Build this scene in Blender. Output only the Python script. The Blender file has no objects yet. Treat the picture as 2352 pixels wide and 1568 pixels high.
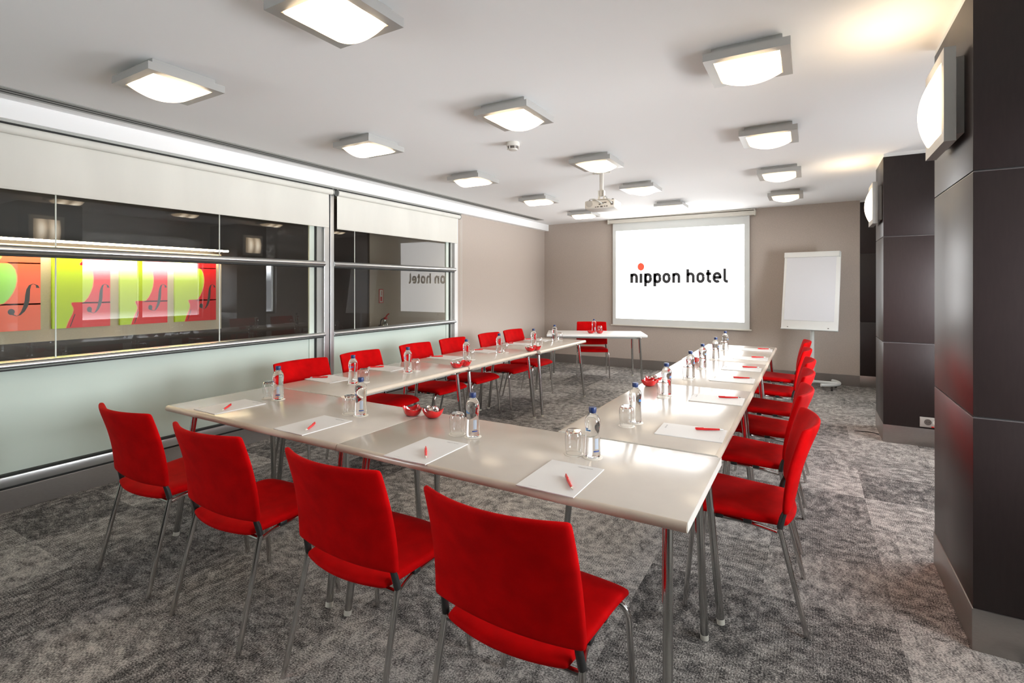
import bpy, bmesh, math, random
from mathutils import Vector, Matrix

# ------------------------------------------------------------------ camera, world, exposure
SC = bpy.context.scene
COL = SC.collection
PI = math.pi
F_PX = 1175.0                                   # focal length in pixels of a 2352 px wide frame
YAW = math.atan2(1862 - 1176, F_PX)
cam = bpy.data.cameras.new('camera')
cam.sensor_fit = 'HORIZONTAL'
cam.sensor_width = 36.0
cam.lens = F_PX / 2352 * 36.0
cam.shift_y = -(784 - 656) / 2352
cam.clip_start = 0.05
cam_o = bpy.data.objects.new('camera', cam)
cam_o.location = (0, 0, 1.5)
cam_o.rotation_euler = (PI / 2, 0, YAW)
COL.objects.link(cam_o)
SC.camera = cam_o

SC.view_settings.view_transform = 'Standard'
SC.view_settings.look = 'None'
SC.view_settings.gamma = 1.0
SC.view_settings.use_curve_mapping = False
SC.view_settings.exposure = 0.40
SC.cycles.max_bounces = 10
SC.cycles.diffuse_bounces = 5
SC.cycles.glossy_bounces = 5
SC.cycles.transmission_bounces = 10
SC.cycles.transparent_max_bounces = 16
SC.cycles.sample_clamp_indirect = 6.0
SC.cycles.blur_glossy = 0.5

GROUND_GLOW = 1.0                                   # glow added below the horizon to lift the ceiling, relative to the sky
SKY = 28.0                                       # daylight outside the windows
LAMP = 12.5                                      # ceiling lamps
SCREEN = 3.8                                    # projected picture
W = bpy.data.worlds.new('sky')
SC.world = W
W.use_nodes = True
wt = W.node_tree                                # bright overcast sky above darker houses, plus an added ground glow
w_tc = wt.nodes.new('ShaderNodeTexCoord')
w_sp = wt.nodes.new('ShaderNodeSeparateXYZ')
w_rp = wt.nodes.new('ShaderNodeValToRGB')
w_ad = wt.nodes.new('ShaderNodeMath')
w_ad.operation = 'MULTIPLY_ADD'
w_ad.inputs[1].default_value = 0.5
w_ad.inputs[2].default_value = 0.5
w_mu = wt.nodes.new('ShaderNodeMath')
w_mu.operation = 'MULTIPLY'
w_mu.inputs[1].default_value = SKY
cr = w_rp.color_ramp
cr.elements[0].position, cr.elements[0].color = 0.28, (0.12, 0.12, 0.12, 1)   # added glow dimmed at steep angles to even out the ceiling
cr.elements[1].position, cr.elements[1].color = 0.515, (1, 1, 1, 1)   # bright band over the roofs, upper sky dimmed to keep light off the floor
for p_, v_ in ((0.37, GROUND_GLOW), (0.46, GROUND_GLOW), (0.48, 0.10), (0.506, 0.10), (0.63, 1.0), (0.74, 0.30)):
    cr.elements.new(p_).color = (v_, v_, v_, 1)
wt.links.new(w_tc.outputs['Generated'], w_sp.inputs[0])
wt.links.new(w_sp.outputs[2], w_ad.inputs[0])
wt.links.new(w_ad.outputs[0], w_rp.inputs[0])
wt.links.new(w_rp.outputs[0], w_mu.inputs[0])
wt.links.new(w_mu.outputs[0], wt.nodes['Background'].inputs[1])
wt.nodes['Background'].inputs[0].default_value = (0.92, 0.96, 1.0, 1)

XL, XR = -4.60, 1.55                            # glazed wall, window wall
YB, YF = 9.17, -3.0                             # back wall, wall behind the viewer
BAYS = [(1.35, 2.50), (3.68, 5.92), (6.84, 7.6)]
WZ0, WZ1 = 0.85, 2.50
BLIND_Z = 1.98                                  # lower edge of the white blinds in the windows
for (a, b) in BAYS:                             # sky portals in the window openings
    L = bpy.data.lights.new('window_daylight', 'AREA')
    L.shape = 'RECTANGLE'
    L.size = WZ1 - WZ0
    L.size_y = b - a
    L.cycles.is_portal = True
    lo = bpy.data.objects.new('window_daylight', L)
    lo.location = (XR + 0.12, (a + b) / 2, (WZ0 + WZ1) / 2)
    lo.rotation_euler = (0, PI / 2, 0)
    COL.objects.link(lo)


def zc(x):                                      # the ceiling falls very slightly towards the glazed wall
    return 2.709 + (x + 4.5) * 0.0117


# ------------------------------------------------------------------ materials
def srgb(r, g, b):
    f = lambda c: (c / 255 / 12.92) if c / 255 <= 0.04045 else ((c / 255 + 0.055) / 1.055) ** 2.4
    return (f(r), f(g), f(b), 1)


def new_mat(name):
    m = bpy.data.materials.new(name)
    m.use_nodes = True
    nt = m.node_tree
    return m, nt, nt.nodes['Principled BSDF'], nt.nodes['Material Output']


def pbr(name, col, rough=0.5, metal=0.0, spec=0.5, coat=0.0, sheen=0.0, noise=None, bump=None):
    m, nt, p, o = new_mat(name)
    p.inputs['Base Color'].default_value = col
    p.inputs['Roughness'].default_value = rough
    p.inputs['Metallic'].default_value = metal
    p.inputs['Specular IOR Level'].default_value = spec
    if coat:
        p.inputs['Coat Weight'].default_value = coat
        p.inputs['Coat Roughness'].default_value = 0.08
    if sheen:
        p.inputs['Sheen Weight'].default_value = sheen
        p.inputs['Sheen Roughness'].default_value = 0.4
        p.inputs['Sheen Tint'].default_value = (1, 0.05, 0.05, 1)
    if noise:                                   # (scale, amount, stretch): the colour varies a little
        sc, am, st = noise
        tc = nt.nodes.new('ShaderNodeTexCoord')
        mp = nt.nodes.new('ShaderNodeMapping')
        mp.inputs['Scale'].default_value = st
        nz = nt.nodes.new('ShaderNodeTexNoise')
        nz.inputs['Scale'].default_value = sc
        nz.inputs['Detail'].default_value = 4
        mr = nt.nodes.new('ShaderNodeMapRange')
        mr.inputs['From Min'].default_value = 0.3
        mr.inputs['From Max'].default_value = 0.7
        mr.inputs['To Min'].default_value = 1 - am
        mr.inputs['To Max'].default_value = 1 + am
        vm = nt.nodes.new('ShaderNodeVectorMath')
        vm.operation = 'SCALE'
        vm.inputs[0].default_value = col[:3]
        nt.links.new(tc.outputs['Object'], mp.inputs[0])
        nt.links.new(mp.outputs[0], nz.inputs['Vector'])
        nt.links.new(nz.outputs['Fac'], mr.inputs['Value'])
        nt.links.new(mr.outputs[0], vm.inputs['Scale'])
        nt.links.new(vm.outputs[0], p.inputs['Base Color'])
        if bump:
            b = nt.nodes.new('ShaderNodeBump')
            b.inputs['Strength'].default_value = bump
            b.inputs['Distance'].default_value = 0.002
            nt.links.new(nz.outputs['Fac'], b.inputs['Height'])
            nt.links.new(b.outputs[0], p.inputs['Normal'])
    return m


def emit(name, col, s):
    m, nt, p, o = new_mat(name)
    p.inputs['Base Color'].default_value = (0.8, 0.8, 0.8, 1)
    p.inputs['Roughness'].default_value = 0.4
    p.inputs['Emission Color'].default_value = col
    p.inputs['Emission Strength'].default_value = s
    return m


def thin_glass(name, tint=(1, 1, 1, 1), ior=1.5, boost=1.0):
    m, nt, p, o = new_mat(name)
    nt.nodes.remove(p)
    tr = nt.nodes.new('ShaderNodeBsdfTransparent')
    tr.inputs[0].default_value = tint
    gl = nt.nodes.new('ShaderNodeBsdfGlossy')
    gl.inputs['Roughness'].default_value = 0.0
    fr = nt.nodes.new('ShaderNodeFresnel')
    ge = nt.nodes.new('ShaderNodeNewGeometry')  # a thin sheet reflects alike from both sides
    io = nt.nodes.new('ShaderNodeMath')
    io.operation = 'MULTIPLY_ADD'
    io.inputs[1].default_value = 1 / ior - ior
    io.inputs[2].default_value = ior
    nt.links.new(ge.outputs['Backfacing'], io.inputs[0])
    nt.links.new(io.outputs[0], fr.inputs['IOR'])
    mu = nt.nodes.new('ShaderNodeMath')
    mu.operation = 'MULTIPLY'
    mu.use_clamp = True
    mu.inputs[1].default_value = boost
    mx = nt.nodes.new('ShaderNodeMixShader')
    nt.links.new(fr.outputs[0], mu.inputs[0])
    nt.links.new(mu.outputs[0], mx.inputs[0])
    nt.links.new(tr.outputs[0], mx.inputs[1])
    nt.links.new(gl.outputs[0], mx.inputs[2])
    nt.links.new(mx.outputs[0], o.inputs[0])
    return m


def carpet_mat():
    m, nt, p, o = new_mat('carpet_tiles')
    N, Lk = nt.nodes.new, nt.links.new

    def math_(op, a, b=None, c=None):
        n = N('ShaderNodeMath')
        n.operation = op
        for i, v in enumerate((a, b, c)):
            if v is None:
                continue
            if isinstance(v, (int, float)):
                n.inputs[i].default_value = v
            else:
                Lk(v, n.inputs[i])
        return n.outputs[0]
    T = 0.535
    geo = N('ShaderNodeNewGeometry')
    sep = N('ShaderNodeSeparateXYZ')
    Lk(geo.outputs['Position'], sep.inputs[0])
    tx = math_('FLOOR', math_('DIVIDE', math_('SUBTRACT', sep.outputs[0], 0.33), T))
    ty = math_('FLOOR', math_('DIVIDE', math_('SUBTRACT', sep.outputs[1], 0.10), T))
    par = math_('MODULO', math_('ADD', math_('ADD', tx, ty), 100), 2)
    cb = N('ShaderNodeCombineXYZ')
    Lk(tx, cb.inputs[0])
    Lk(ty, cb.inputs[1])
    wn = N('ShaderNodeTexWhiteNoise')
    wn.noise_dimensions = '3D'
    Lk(cb.outputs[0], wn.inputs['Vector'])
    # each tile laid a quarter turn from its neighbours
    u = math_('ADD', math_('MULTIPLY', sep.outputs[0], par), math_('MULTIPLY', sep.outputs[1], math_('SUBTRACT', 1, par)))
    v = math_('ADD', math_('MULTIPLY', sep.outputs[1], par), math_('MULTIPLY', sep.outputs[0], math_('SUBTRACT', 1, par)))
    cv = N('ShaderNodeCombineXYZ')
    Lk(u, cv.inputs[0])
    Lk(math_('MULTIPLY', v, 1.35), cv.inputs[1])
    Lk(math_('MULTIPLY', wn.outputs['Value'], 50), cv.inputs[2])
    bl = N('ShaderNodeTexNoise')                # worn-looking blotches
    bl.inputs['Scale'].default_value = 15.0
    bl.inputs['Detail'].default_value = 7
    bl.inputs['Roughness'].default_value = 0.68
    Lk(cv.outputs[0], bl.inputs['Vector'])
    pc = N('ShaderNodeCombineXYZ')
    Lk(math_('MULTIPLY', u, 190), pc.inputs[0])
    Lk(math_('MULTIPLY', v, 120), pc.inputs[1])
    pile = N('ShaderNodeTexNoise')              # loop pile
    pile.inputs['Scale'].default_value = 1.0
    pile.inputs['Detail'].default_value = 1.5
    Lk(pc.outputs[0], pile.inputs['Vector'])
    rib = math_('SINE', math_('MULTIPLY', u, 2 * PI / 0.0115))
    val = math_('ADD', math_('MULTIPLY', math_('SUBTRACT', bl.outputs['Fac'], 0.5), 2.3), 0.46)
    val = math_('ADD', val, math_('MULTIPLY', math_('SUBTRACT', wn.outputs['Value'], 0.5), 0.46))
    val = math_('ADD', val, math_('MULTIPLY', math_('SUBTRACT', pile.outputs['Fac'], 0.5), 2.2))
    val = math_('ADD', val, math_('MULTIPLY', rib, 0.07))
    rp = N('ShaderNodeValToRGB')
    rp.color_ramp.elements[0].color = (0.045, 0.0435, 0.0425, 1)
    rp.color_ramp.elements[1].color = (0.56, 0.53, 0.49, 1)
    e = rp.color_ramp.elements.new(0.5)
    e.color = (0.235, 0.222, 0.208, 1)
    Lk(val, rp.inputs[0])
    Lk(rp.outputs[0], p.inputs['Base Color'])
    p.inputs['Roughness'].default_value = 0.95
    p.inputs['Specular IOR Level'].default_value = 0.15
    b = N('ShaderNodeBump')
    b.inputs['Strength'].default_value = 0.5
    b.inputs['Distance'].default_value = 0.004
    Lk(pile.outputs['Fac'], b.inputs['Height'])
    Lk(b.outputs[0], p.inputs['Normal'])
    return m


def diffuser_mat(name, s):
    # an opal cover with two tubes behind it: hot in the middle of each half, warmer at the rim
    m, nt, p, o = new_mat(name)
    N, Lk = nt.nodes.new, nt.links.new
    tc = N('ShaderNodeTexCoord')
    sp = N('ShaderNodeSeparateXYZ')
    Lk(tc.outputs['Object'], sp.inputs[0])

    def math_(op, a, b=None):
        n = N('ShaderNodeMath')
        n.operation = op
        for i, v in enumerate((a, b)):
            if v is None:
                continue
            if isinstance(v, (int, float)):
                n.inputs[i].default_value = v
            else:
                Lk(v, n.inputs[i])
        return n.outputs[0]
    dy = math_('SUBTRACT', math_('ABSOLUTE', sp.outputs[1]), 0.075)
    q = math_('ADD', math_('MULTIPLY', math_('MULTIPLY', dy, dy), 260), math_('MULTIPLY', math_('MULTIPLY', sp.outputs[0], sp.outputs[0]), 34))
    g = math_('POWER', 2.718, math_('MULTIPLY', q, -1))
    mx = N('ShaderNodeMix')
    mx.data_type = 'RGBA'
    mx.inputs['A'].default_value = (1.0, 0.72, 0.42, 1)
    mx.inputs['B'].default_value = (1.0, 0.87, 0.68, 1)
    Lk(g, mx.inputs['Factor'])
    Lk(mx.outputs['Result'], p.inputs['Emission Color'])
    Lk(math_('ADD', math_('MULTIPLY', g, s), s * 0.06), p.inputs['Emission Strength'])
    p.inputs['Base Color'].default_value = (0.75, 0.73, 0.7, 1)
    p.inputs['Roughness'].default_value = 0.25
    return m


M = {}
M['carpet'] = carpet_mat()
M['ceiling'] = pbr('ceiling_paint', (0.90, 0.897, 0.892, 1), 0.9, spec=0.2)
M['white'] = pbr('white_paint', (0.80, 0.80, 0.79, 1), 0.6, spec=0.3)
M['paper_wall'] = pbr('woven_wallpaper', (0.46, 0.395, 0.345, 1), 0.85, spec=0.2, noise=(60, 0.10, (1, 1, 6)), bump=0.15)
M['dark_panel'] = pbr('dark_veneer', (0.019, 0.0125, 0.012, 1), 0.37, spec=0.35, noise=(90, 0.12, (1, 1, 0.15)))
M['groove'] = pbr('groove', (0.008, 0.007, 0.007, 1), 0.7)
M['panel_lip'] = pbr('panel_lip', (0.10, 0.085, 0.085, 1), 0.25, spec=0.6)
M['brushed'] = pbr('brushed_metal', (0.36, 0.335, 0.315, 1), 0.34, metal=0.85, noise=(40, 0.06, (1, 1, 12)))
M['alu'] = pbr('aluminium', (0.66, 0.67, 0.67, 1), 0.28, metal=0.9)
M['alu_dull'] = pbr('anodised_frame', (0.36, 0.365, 0.345, 1), 0.45, metal=0.5)
M['gasket'] = pbr('black_gasket', (0.012, 0.013, 0.012, 1), 0.6)
M['frosted'] = pbr('frosted_glass', (0.60, 0.69, 0.62, 1), 0.12, spec=0.5)
M['glass_edge'] = pbr('glass_edge', (0.62, 0.70, 0.63, 1), 0.3)
M['pane'] = thin_glass('window_glass', (0.90, 0.93, 0.91, 1), 1.5, 1.15)
M['joint'] = pbr('glass_joint', (0.62, 0.66, 0.62, 1), 0.3)
M['corridor'] = pbr('corridor_panelling', (0.042, 0.029, 0.024, 1), 0.4, spec=0.4)
M['niche'] = pbr('niche_cloth', (0.60, 0.515, 0.41, 1), 0.8, spec=0.2, noise=(60, 0.06, (1, 1, 5)))
M['beige_wall'] = pbr('corridor_beige', (0.42, 0.35, 0.28, 1), 0.8, spec=0.2)
M['blind'] = pbr('blind_fabric', (0.70, 0.685, 0.63, 1), 0.85, spec=0.15, noise=(3, 0.05, (1, 1, 0.3)))
mS, nt, p, o = new_mat('sheer_blind')
nt.nodes.remove(p)
d_ = nt.nodes.new('ShaderNodeBsdfDiffuse')
d_.inputs[0].default_value = (0.75, 0.74, 0.72, 1)
t_ = nt.nodes.new('ShaderNodeBsdfTranslucent')
t_.inputs[0].default_value = (0.75, 0.74, 0.72, 1)
x_ = nt.nodes.new('ShaderNodeMixShader')
x_.inputs[0].default_value = 0.3
nt.links.new(d_.outputs[0], x_.inputs[1])
nt.links.new(t_.outputs[0], x_.inputs[2])
nt.links.new(x_.outputs[0], o.inputs[0])
M['sheer'] = mS
M['cord'] = pbr('blind_cord', (0.75, 0.73, 0.70, 1), 0.5)
M['steel_grey'] = pbr('slot_grey', (0.30, 0.30, 0.28, 1), 0.5, metal=0.3)
M['slot'] = pbr('dark_slot', (0.015, 0.015, 0.014, 1), 0.7)
M['lamp_grey'] = pbr('lamp_frame_grey', (0.42, 0.415, 0.40, 1), 0.35, metal=0.25, spec=0.5)
M['opal'] = diffuser_mat('lit_opal_cover', LAMP)
M['opal_wall'] = diffuser_mat('lit_opal_cover_wall', LAMP * 0.8)
M['top'] = pbr('table_laminate', (0.48, 0.43, 0.375, 1), 0.21, spec=0.5, noise=(7, 0.025, (1, 1, 1)))
M['edge'] = pbr('table_edge', (0.50, 0.425, 0.34, 1), 0.28, spec=0.5, noise=(9, 0.06, (1, 1, 1)))
M['end'] = pbr('table_end', (0.62, 0.60, 0.55, 1), 0.35)
M['desk_top'] = pbr('desk_laminate', (0.74, 0.735, 0.72, 1), 0.3, spec=0.4)
M['chrome'] = pbr('chrome_tube', (0.62, 0.61, 0.60, 1), 0.12, metal=1.0)
M['leg_steel'] = pbr('table_leg_chrome', (0.50, 0.50, 0.49, 1), 0.20, metal=1.0)
M['red_strip'] = pbr('red_plastic', (0.55, 0.006, 0.010, 1), 0.3)
M['glide'] = pbr('pale_glide', (0.62, 0.60, 0.52, 1), 0.5)
M['velvet'] = pbr('red_upholstery', (0.40, 0.0006, 0.0012, 1), 0.8, spec=0.05, sheen=0.03, noise=(14, 0.16, (1, 1, 1)), bump=0.1)
M['black'] = pbr('black_plastic', (0.014, 0.014, 0.014, 1), 0.4)
M['paper'] = pbr('white_paper', (0.63, 0.615, 0.60, 1), 0.5, spec=0.3)
M['ink'] = pbr('grey_ink', (0.10, 0.10, 0.11, 1), 0.6)
M['pen_red'] = pbr('pen_red', (0.62, 0.012, 0.014, 1), 0.25, spec=0.5)
M['pen_tip'] = pbr('pen_tip', (0.70, 0.69, 0.68, 1), 0.15, metal=1.0)
M['cap_blue'] = pbr('cap_blue', (0.008, 0.028, 0.12, 1), 0.4)
M['print_blue'] = pbr('print_blue', (0.02, 0.16, 0.42, 1), 0.5)
M['print_navy'] = pbr('print_navy', (0.015, 0.045, 0.20, 1), 0.5)
M['print_pale'] = pbr('print_pale', (0.34, 0.38, 0.44, 1), 0.5)
M['print_brown'] = pbr('print_brown', (0.34, 0.10, 0.06, 1), 0.5)
mw, nt, p, o = new_mat('water_bottle')
p.inputs['Base Color'].default_value = (0.97, 0.99, 1.0, 1)
p.inputs['Transmission Weight'].default_value = 1.0
p.inputs['IOR'].default_value = 1.33
p.inputs['Roughness'].default_value = 0.0
M['water'] = mw
M['tumbler'] = thin_glass('tumbler_glass', (0.975, 0.975, 0.97, 1), 1.5, 2.4)
M['coaster'] = pbr('coaster_paper', (0.70, 0.65, 0.58, 1), 0.5)
M['bowl'] = pbr('red_ceramic', (0.50, 0.008, 0.010, 1), 0.12, spec=0.6, coat=0.4)
M['foil'] = pbr('sweet_foil', (0.62, 0.57, 0.54, 1), 0.22, metal=0.9, noise=(60, 0.5, (1, 1, 1)))
M['case'] = pbr('screen_case', (0.66, 0.63, 0.56, 1), 0.45)
M['screen_cloth'] = pbr('screen_cloth', (0.66, 0.675, 0.655, 1), 0.8, spec=0.2)
M['picture'] = emit('projected_picture', (1, 1, 1, 1), SCREEN)
M['logo_grey'] = pbr('logo_grey', (0.062, 0.062, 0.066, 1), 0.9, spec=0.05)
M['logo_red'] = emit('logo_red', srgb(240, 82, 58), 0.75)
M['logo_red'].node_tree.nodes['Principled BSDF'].inputs['Base Color'].default_value = srgb(200, 60, 40)
M['flip_white'] = pbr('flipchart_white', (0.76, 0.765, 0.745, 1), 0.4)
M['flip_paper'] = pbr('flipchart_paper', (0.70, 0.71, 0.745, 1), 0.7)
M['flip_grey'] = pbr('flipchart_grey', (0.62, 0.64, 0.63, 1), 0.4)
M['proj'] = pbr('projector_shell', (0.63, 0.60, 0.55, 1), 0.45)
M['proj_dark'] = pbr('projector_ports', (0.10, 0.085, 0.075, 1), 0.5)
M['lime'] = pbr('paint_lime', (0.46, 0.66, 0.005, 1), 0.35)
M['paint_red'] = pbr('paint_red', (0.68, 0.004, 0.006, 1), 0.35)
M['paint_orange'] = pbr('paint_orange', (0.85, 0.13, 0.055, 1), 0.35)
M['paint_mint'] = pbr('paint_mint', (0.32, 0.74, 0.13, 1), 0.35)
M['paint_black'] = pbr('paint_black', (0.03, 0.028, 0.026, 1), 0.4)
M['paint_rim'] = pbr('paint_rim', (0.85, 0.38, 0.16, 1), 0.4)
M['cove'] = emit('cove_light', (1.0, 0.80, 0.52, 1), 45.0)
M['ext_red'] = pbr('extinguisher_red', (0.55, 0.02, 0.015, 1), 0.3)
M['ext_steel'] = pbr('extinguisher_steel', (0.6, 0.62, 0.6, 1), 0.25, metal=0.8)
M['socket'] = pbr('socket_plate', (0.40, 0.375, 0.345, 1), 0.4)
M['cable'] = pbr('dark_cable', (0.02, 0.02, 0.02, 1), 0.6)


# ------------------------------------------------------------------ mesh helpers
class MB:
    """Collects shapes and links them as ONE mesh object."""

    def __init__(self):
        self.bm = bmesh.new()

    def box(self, c, s, rot=None, mi=0, bevel=0.0, seg=2):
        r = bmesh.ops.create_cube(self.bm, size=1.0)
        vs = r['verts']
        bmesh.ops.scale(self.bm, vec=s, verts=vs)
        fs = list({f for v in vs for f in v.link_faces})
        if bevel:
            es = list({e for v in vs for e in v.link_edges})
            rb = bmesh.ops.bevel(self.bm, geom=es, offset=bevel, segments=seg, profile=0.5, affect='EDGES')
            vs = list({v for f in rb['faces'] for v in f.verts} | {v for v in vs if v.is_valid})
            fs = list({f for v in vs for f in v.link_faces})
        if rot is not None:
            bmesh.ops.rotate(self.bm, cent=(0, 0, 0), matrix=rot, verts=vs)
        bmesh.ops.translate(self.bm, vec=c, verts=vs)
        for f in fs:
            f.material_index = mi
        return self

    def b2(self, x0, x1, y0, y1, z0, z1, bevel=0.0, mi=0):
        return self.box(((x0 + x1) / 2, (y0 + y1) / 2, (z0 + z1) / 2), (abs(x1 - x0), abs(y1 - y0), abs(z1 - z0)), bevel=bevel, mi=mi)

    def loft(self, rings, cap0=True, cap1=True, closed=True, mi=0):
        """rings: lists of points of equal length."""
        V = [[self.bm.verts.new(p) for p in r] for r in rings]
        n = len(rings[0])
        for a, b in zip(V, V[1:]):
            for i in range(n if closed else n - 1):
                j = (i + 1) % n
                f = self.bm.faces.new((a[i], a[j], b[j], b[i]))
                f.material_index = mi
        if cap0:
            f = self.bm.faces.new(list(reversed(V[0])))
            f.material_index = mi
        if cap1:
            f = self.bm.faces.new(V[-1])
            f.material_index = mi
        return self

    def tube(self, pts, r, n=12, mi=0, caps=True):
        pts = [Vector(p) for p in pts]
        rr = r if isinstance(r, (list, tuple)) else [r] * len(pts)
        rings = []
        t0 = (pts[1] - pts[0]).normalized()
        up = Vector((0, 0, 1)) if abs(t0.z) < 0.9 else Vector((0, 1, 0))
        nrm = t0.cross(up).normalized()
        for i, pnt in enumerate(pts):
            if i == 0:
                t = t0
            elif i == len(pts) - 1:
                t = (pts[i] - pts[i - 1]).normalized()
            else:
                t = ((pts[i] - pts[i - 1]).normalized() + (pts[i + 1] - pts[i]).normalized()).normalized()
            nrm = (nrm - t * nrm.dot(t)).normalized()
            bi = t.cross(nrm)
            rings.append([pnt + (nrm * math.cos(2 * PI * k / n) + bi * math.sin(2 * PI * k / n)) * rr[i] for k in range(n)])
        return self.loft(rings, caps, caps, mi=mi)

    def lathe(self, prof, n=24, c=(0, 0, 0), cap0=True, cap1=True, mod=None, mi=0):
        rings = []
        for (r, z) in prof:
            ring = []
            for k in range(n):
                a = 2 * PI * k / n
                q = r * (mod(a, z) if mod else 1)
                ring.append((c[0] + q * math.cos(a), c[1] + q * math.sin(a), c[2] + z))
            rings.append(ring)
        return self.loft(rings, cap0, cap1, mi=mi)

    def poly(self, pts, mi=0):
        f = self.bm.faces.new([self.bm.verts.new(p) for p in pts])
        f.material_index = mi
        return self

    def prism(self, pts, d, mi=0):
        """closed outline pts, extruded by the vector d"""
        d = Vector(d)
        return self.loft([[Vector(p) for p in pts], [Vector(p) + d for p in pts]], mi=mi)

    def build(self, name, mat, parent=None, smooth=35, recalc=True):
        if recalc:
            bmesh.ops.recalc_face_normals(self.bm, faces=self.bm.faces)
        me = bpy.data.meshes.new(name)
        self.bm.to_mesh(me)
        self.bm.free()
        for m in (mat if isinstance(mat, (list, tuple)) else [mat]):
            me.materials.append(m)
        if smooth:
            for pl in me.polygons:
                pl.use_smooth = True
            me.set_sharp_from_angle(angle=math.radians(smooth))
        ob = bpy.data.objects.new(name, me)
        COL.objects.link(ob)
        if parent:
            ob.parent = parent
        return ob


def bend(pts, r=0.04, n=5):
    """rounds the corners of a polyline"""
    pts = [Vector(p) for p in pts]
    out = [pts[0]]
    for i in range(1, len(pts) - 1):
        a, b, c = pts[i - 1], pts[i], pts[i + 1]
        d1, d2 = (a - b), (c - b)
        q = min(r, d1.length * 0.49, d2.length * 0.49)
        p0, p2 = b + d1.normalized() * q, b + d2.normalized() * q
        for k in range(n + 1):
            t = k / n
            out.append(p0 * (1 - t) ** 2 + b * 2 * t * (1 - t) + p2 * t * t)
    out.append(pts[-1])
    return out


def tag(ob, label=None, cat=None, group=None, kind=None):
    if label:
        ob['label'] = label
    if cat:
        ob['category'] = cat
    if group:
        ob['group'] = group
    if kind:
        ob['kind'] = kind
    return ob


def thing(name, label, cat, loc=(0, 0, 0), rz=0.0, group=None, rot=None):
    e = bpy.data.objects.new(name, None)
    e.empty_display_size = 0.1
    e.location = loc
    e.rotation_euler = rot if rot else (0, 0, rz)
    COL.objects.link(e)
    return tag(e, label, cat, group)


def dup(root, loc, rz=None, label=None, group=None, rot=None):
    r = root.copy()
    COL.objects.link(r)
    r.location = loc
    if rz is not None:
        r.rotation_euler = (0, 0, rz)
    if rot:
        r.rotation_euler = rot
    tag(r, label, None, group)
    for ch in list(root.children):
        c = ch.copy()
        COL.objects.link(c)
        c.parent = r
        for g in list(ch.children):
            d = g.copy()
            COL.objects.link(d)
            d.parent = c
    return r


def struct(mb, name, mat, parent=None, smooth=0):
    ob = mb.build(name, mat, parent, smooth)
    if not parent:
        ob['kind'] = 'structure'
    return ob


# ------------------------------------------------------------------ room shell
struct(MB().b2(-6.6, 2.2, YF - 0.1, YB + 0.6, -0.1, 0.0), 'floor', M['carpet'])

mb = MB()
x0, x1 = -4.52, 2.2
mb.loft([[(x0, YF, zc(x0)), (x1, YF, zc(x1)), (x1, YF, zc(x1) + 0.15), (x0, YF, zc(x0) + 0.15)],
         [(x0, YB + 0.1, zc(x0)), (x1, YB + 0.1, zc(x1)), (x1, YB + 0.1, zc(x1) + 0.15), (x0, YB + 0.1, zc(x0) + 0.15)]])
struct(mb, 'ceiling', M['ceiling'])
# dropped beam over the glazed wall
struct(MB().b2(-4.9, -4.505, YF, YB, 2.585, 2.86, bevel=0.006), 'trim_1', M['ceiling'])

# back wall, with the dark veneer strip beside the pillars
struct(MB().b2(-4.8, 0.632, YB, YB + 0.12, 0, 2.86), 'wall_back', M['paper_wall'])
struct(MB().b2(-4.598, 0.63, YB - 0.012, YB, 0, 0.165, bevel=0.002), 'baseboard_back', M['brushed'])


def veneer_wall(name, x0, x1, y0, y1, ztop, bb):
    """dark panels stacked with shadow gaps, a metal skirting and a white strip under the ceiling"""
    root = struct(MB().b2(x0 + 0.006, x1 - 0.006, y0 + 0.006, y1 - 0.006, 0, ztop), name, M['groove'])
    for (a, b) in ((bb, 0.955), (0.962, 1.969), (1.976, ztop - 0.035)):
        MB().b2(x0, x1, y0, y1, a, b, bevel=0.0025).build('veneer_panel', M['dark_panel'], root)
    for z in (0.953, 1.967):
        MB().b2(x0 + 0.001, x1 - 0.001, y0 + 0.001, y1 - 0.001, z, z + 0.004).build('panel_lip', M['panel_lip'], root, 0)
    MB().b2(x0 - 0.004, x1 + 0.004, y0 - 0.004, y1 + 0.004, 0, bb, bevel=0.002).build('skirting', M['brushed'], root)
    MB().b2(x0 + 0.004, x1 - 0.004, y0 + 0.004, y1 - 0.004, ztop - 0.034, ztop).build('top_strip', M['white'], root, 0)
    return root


veneer_wall('wall_pillar_near', 0.578, XR, 2.78, 3.54, zc(1.0), 0.172)
veneer_wall('wall_pillar_far', 0.604, XR, 6.06, 6.70, zc(1.0), 0.168)
veneer_wall('wall_pillar_rear', 0.578, XR, -0.62, 0.0 - 0.48, zc(1.0), 0.172)
veneer_wall('wall_veneer_back', 0.634, XR, YB - 0.004, YB + 0.12, zc(1.0), 0.165)

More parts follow.
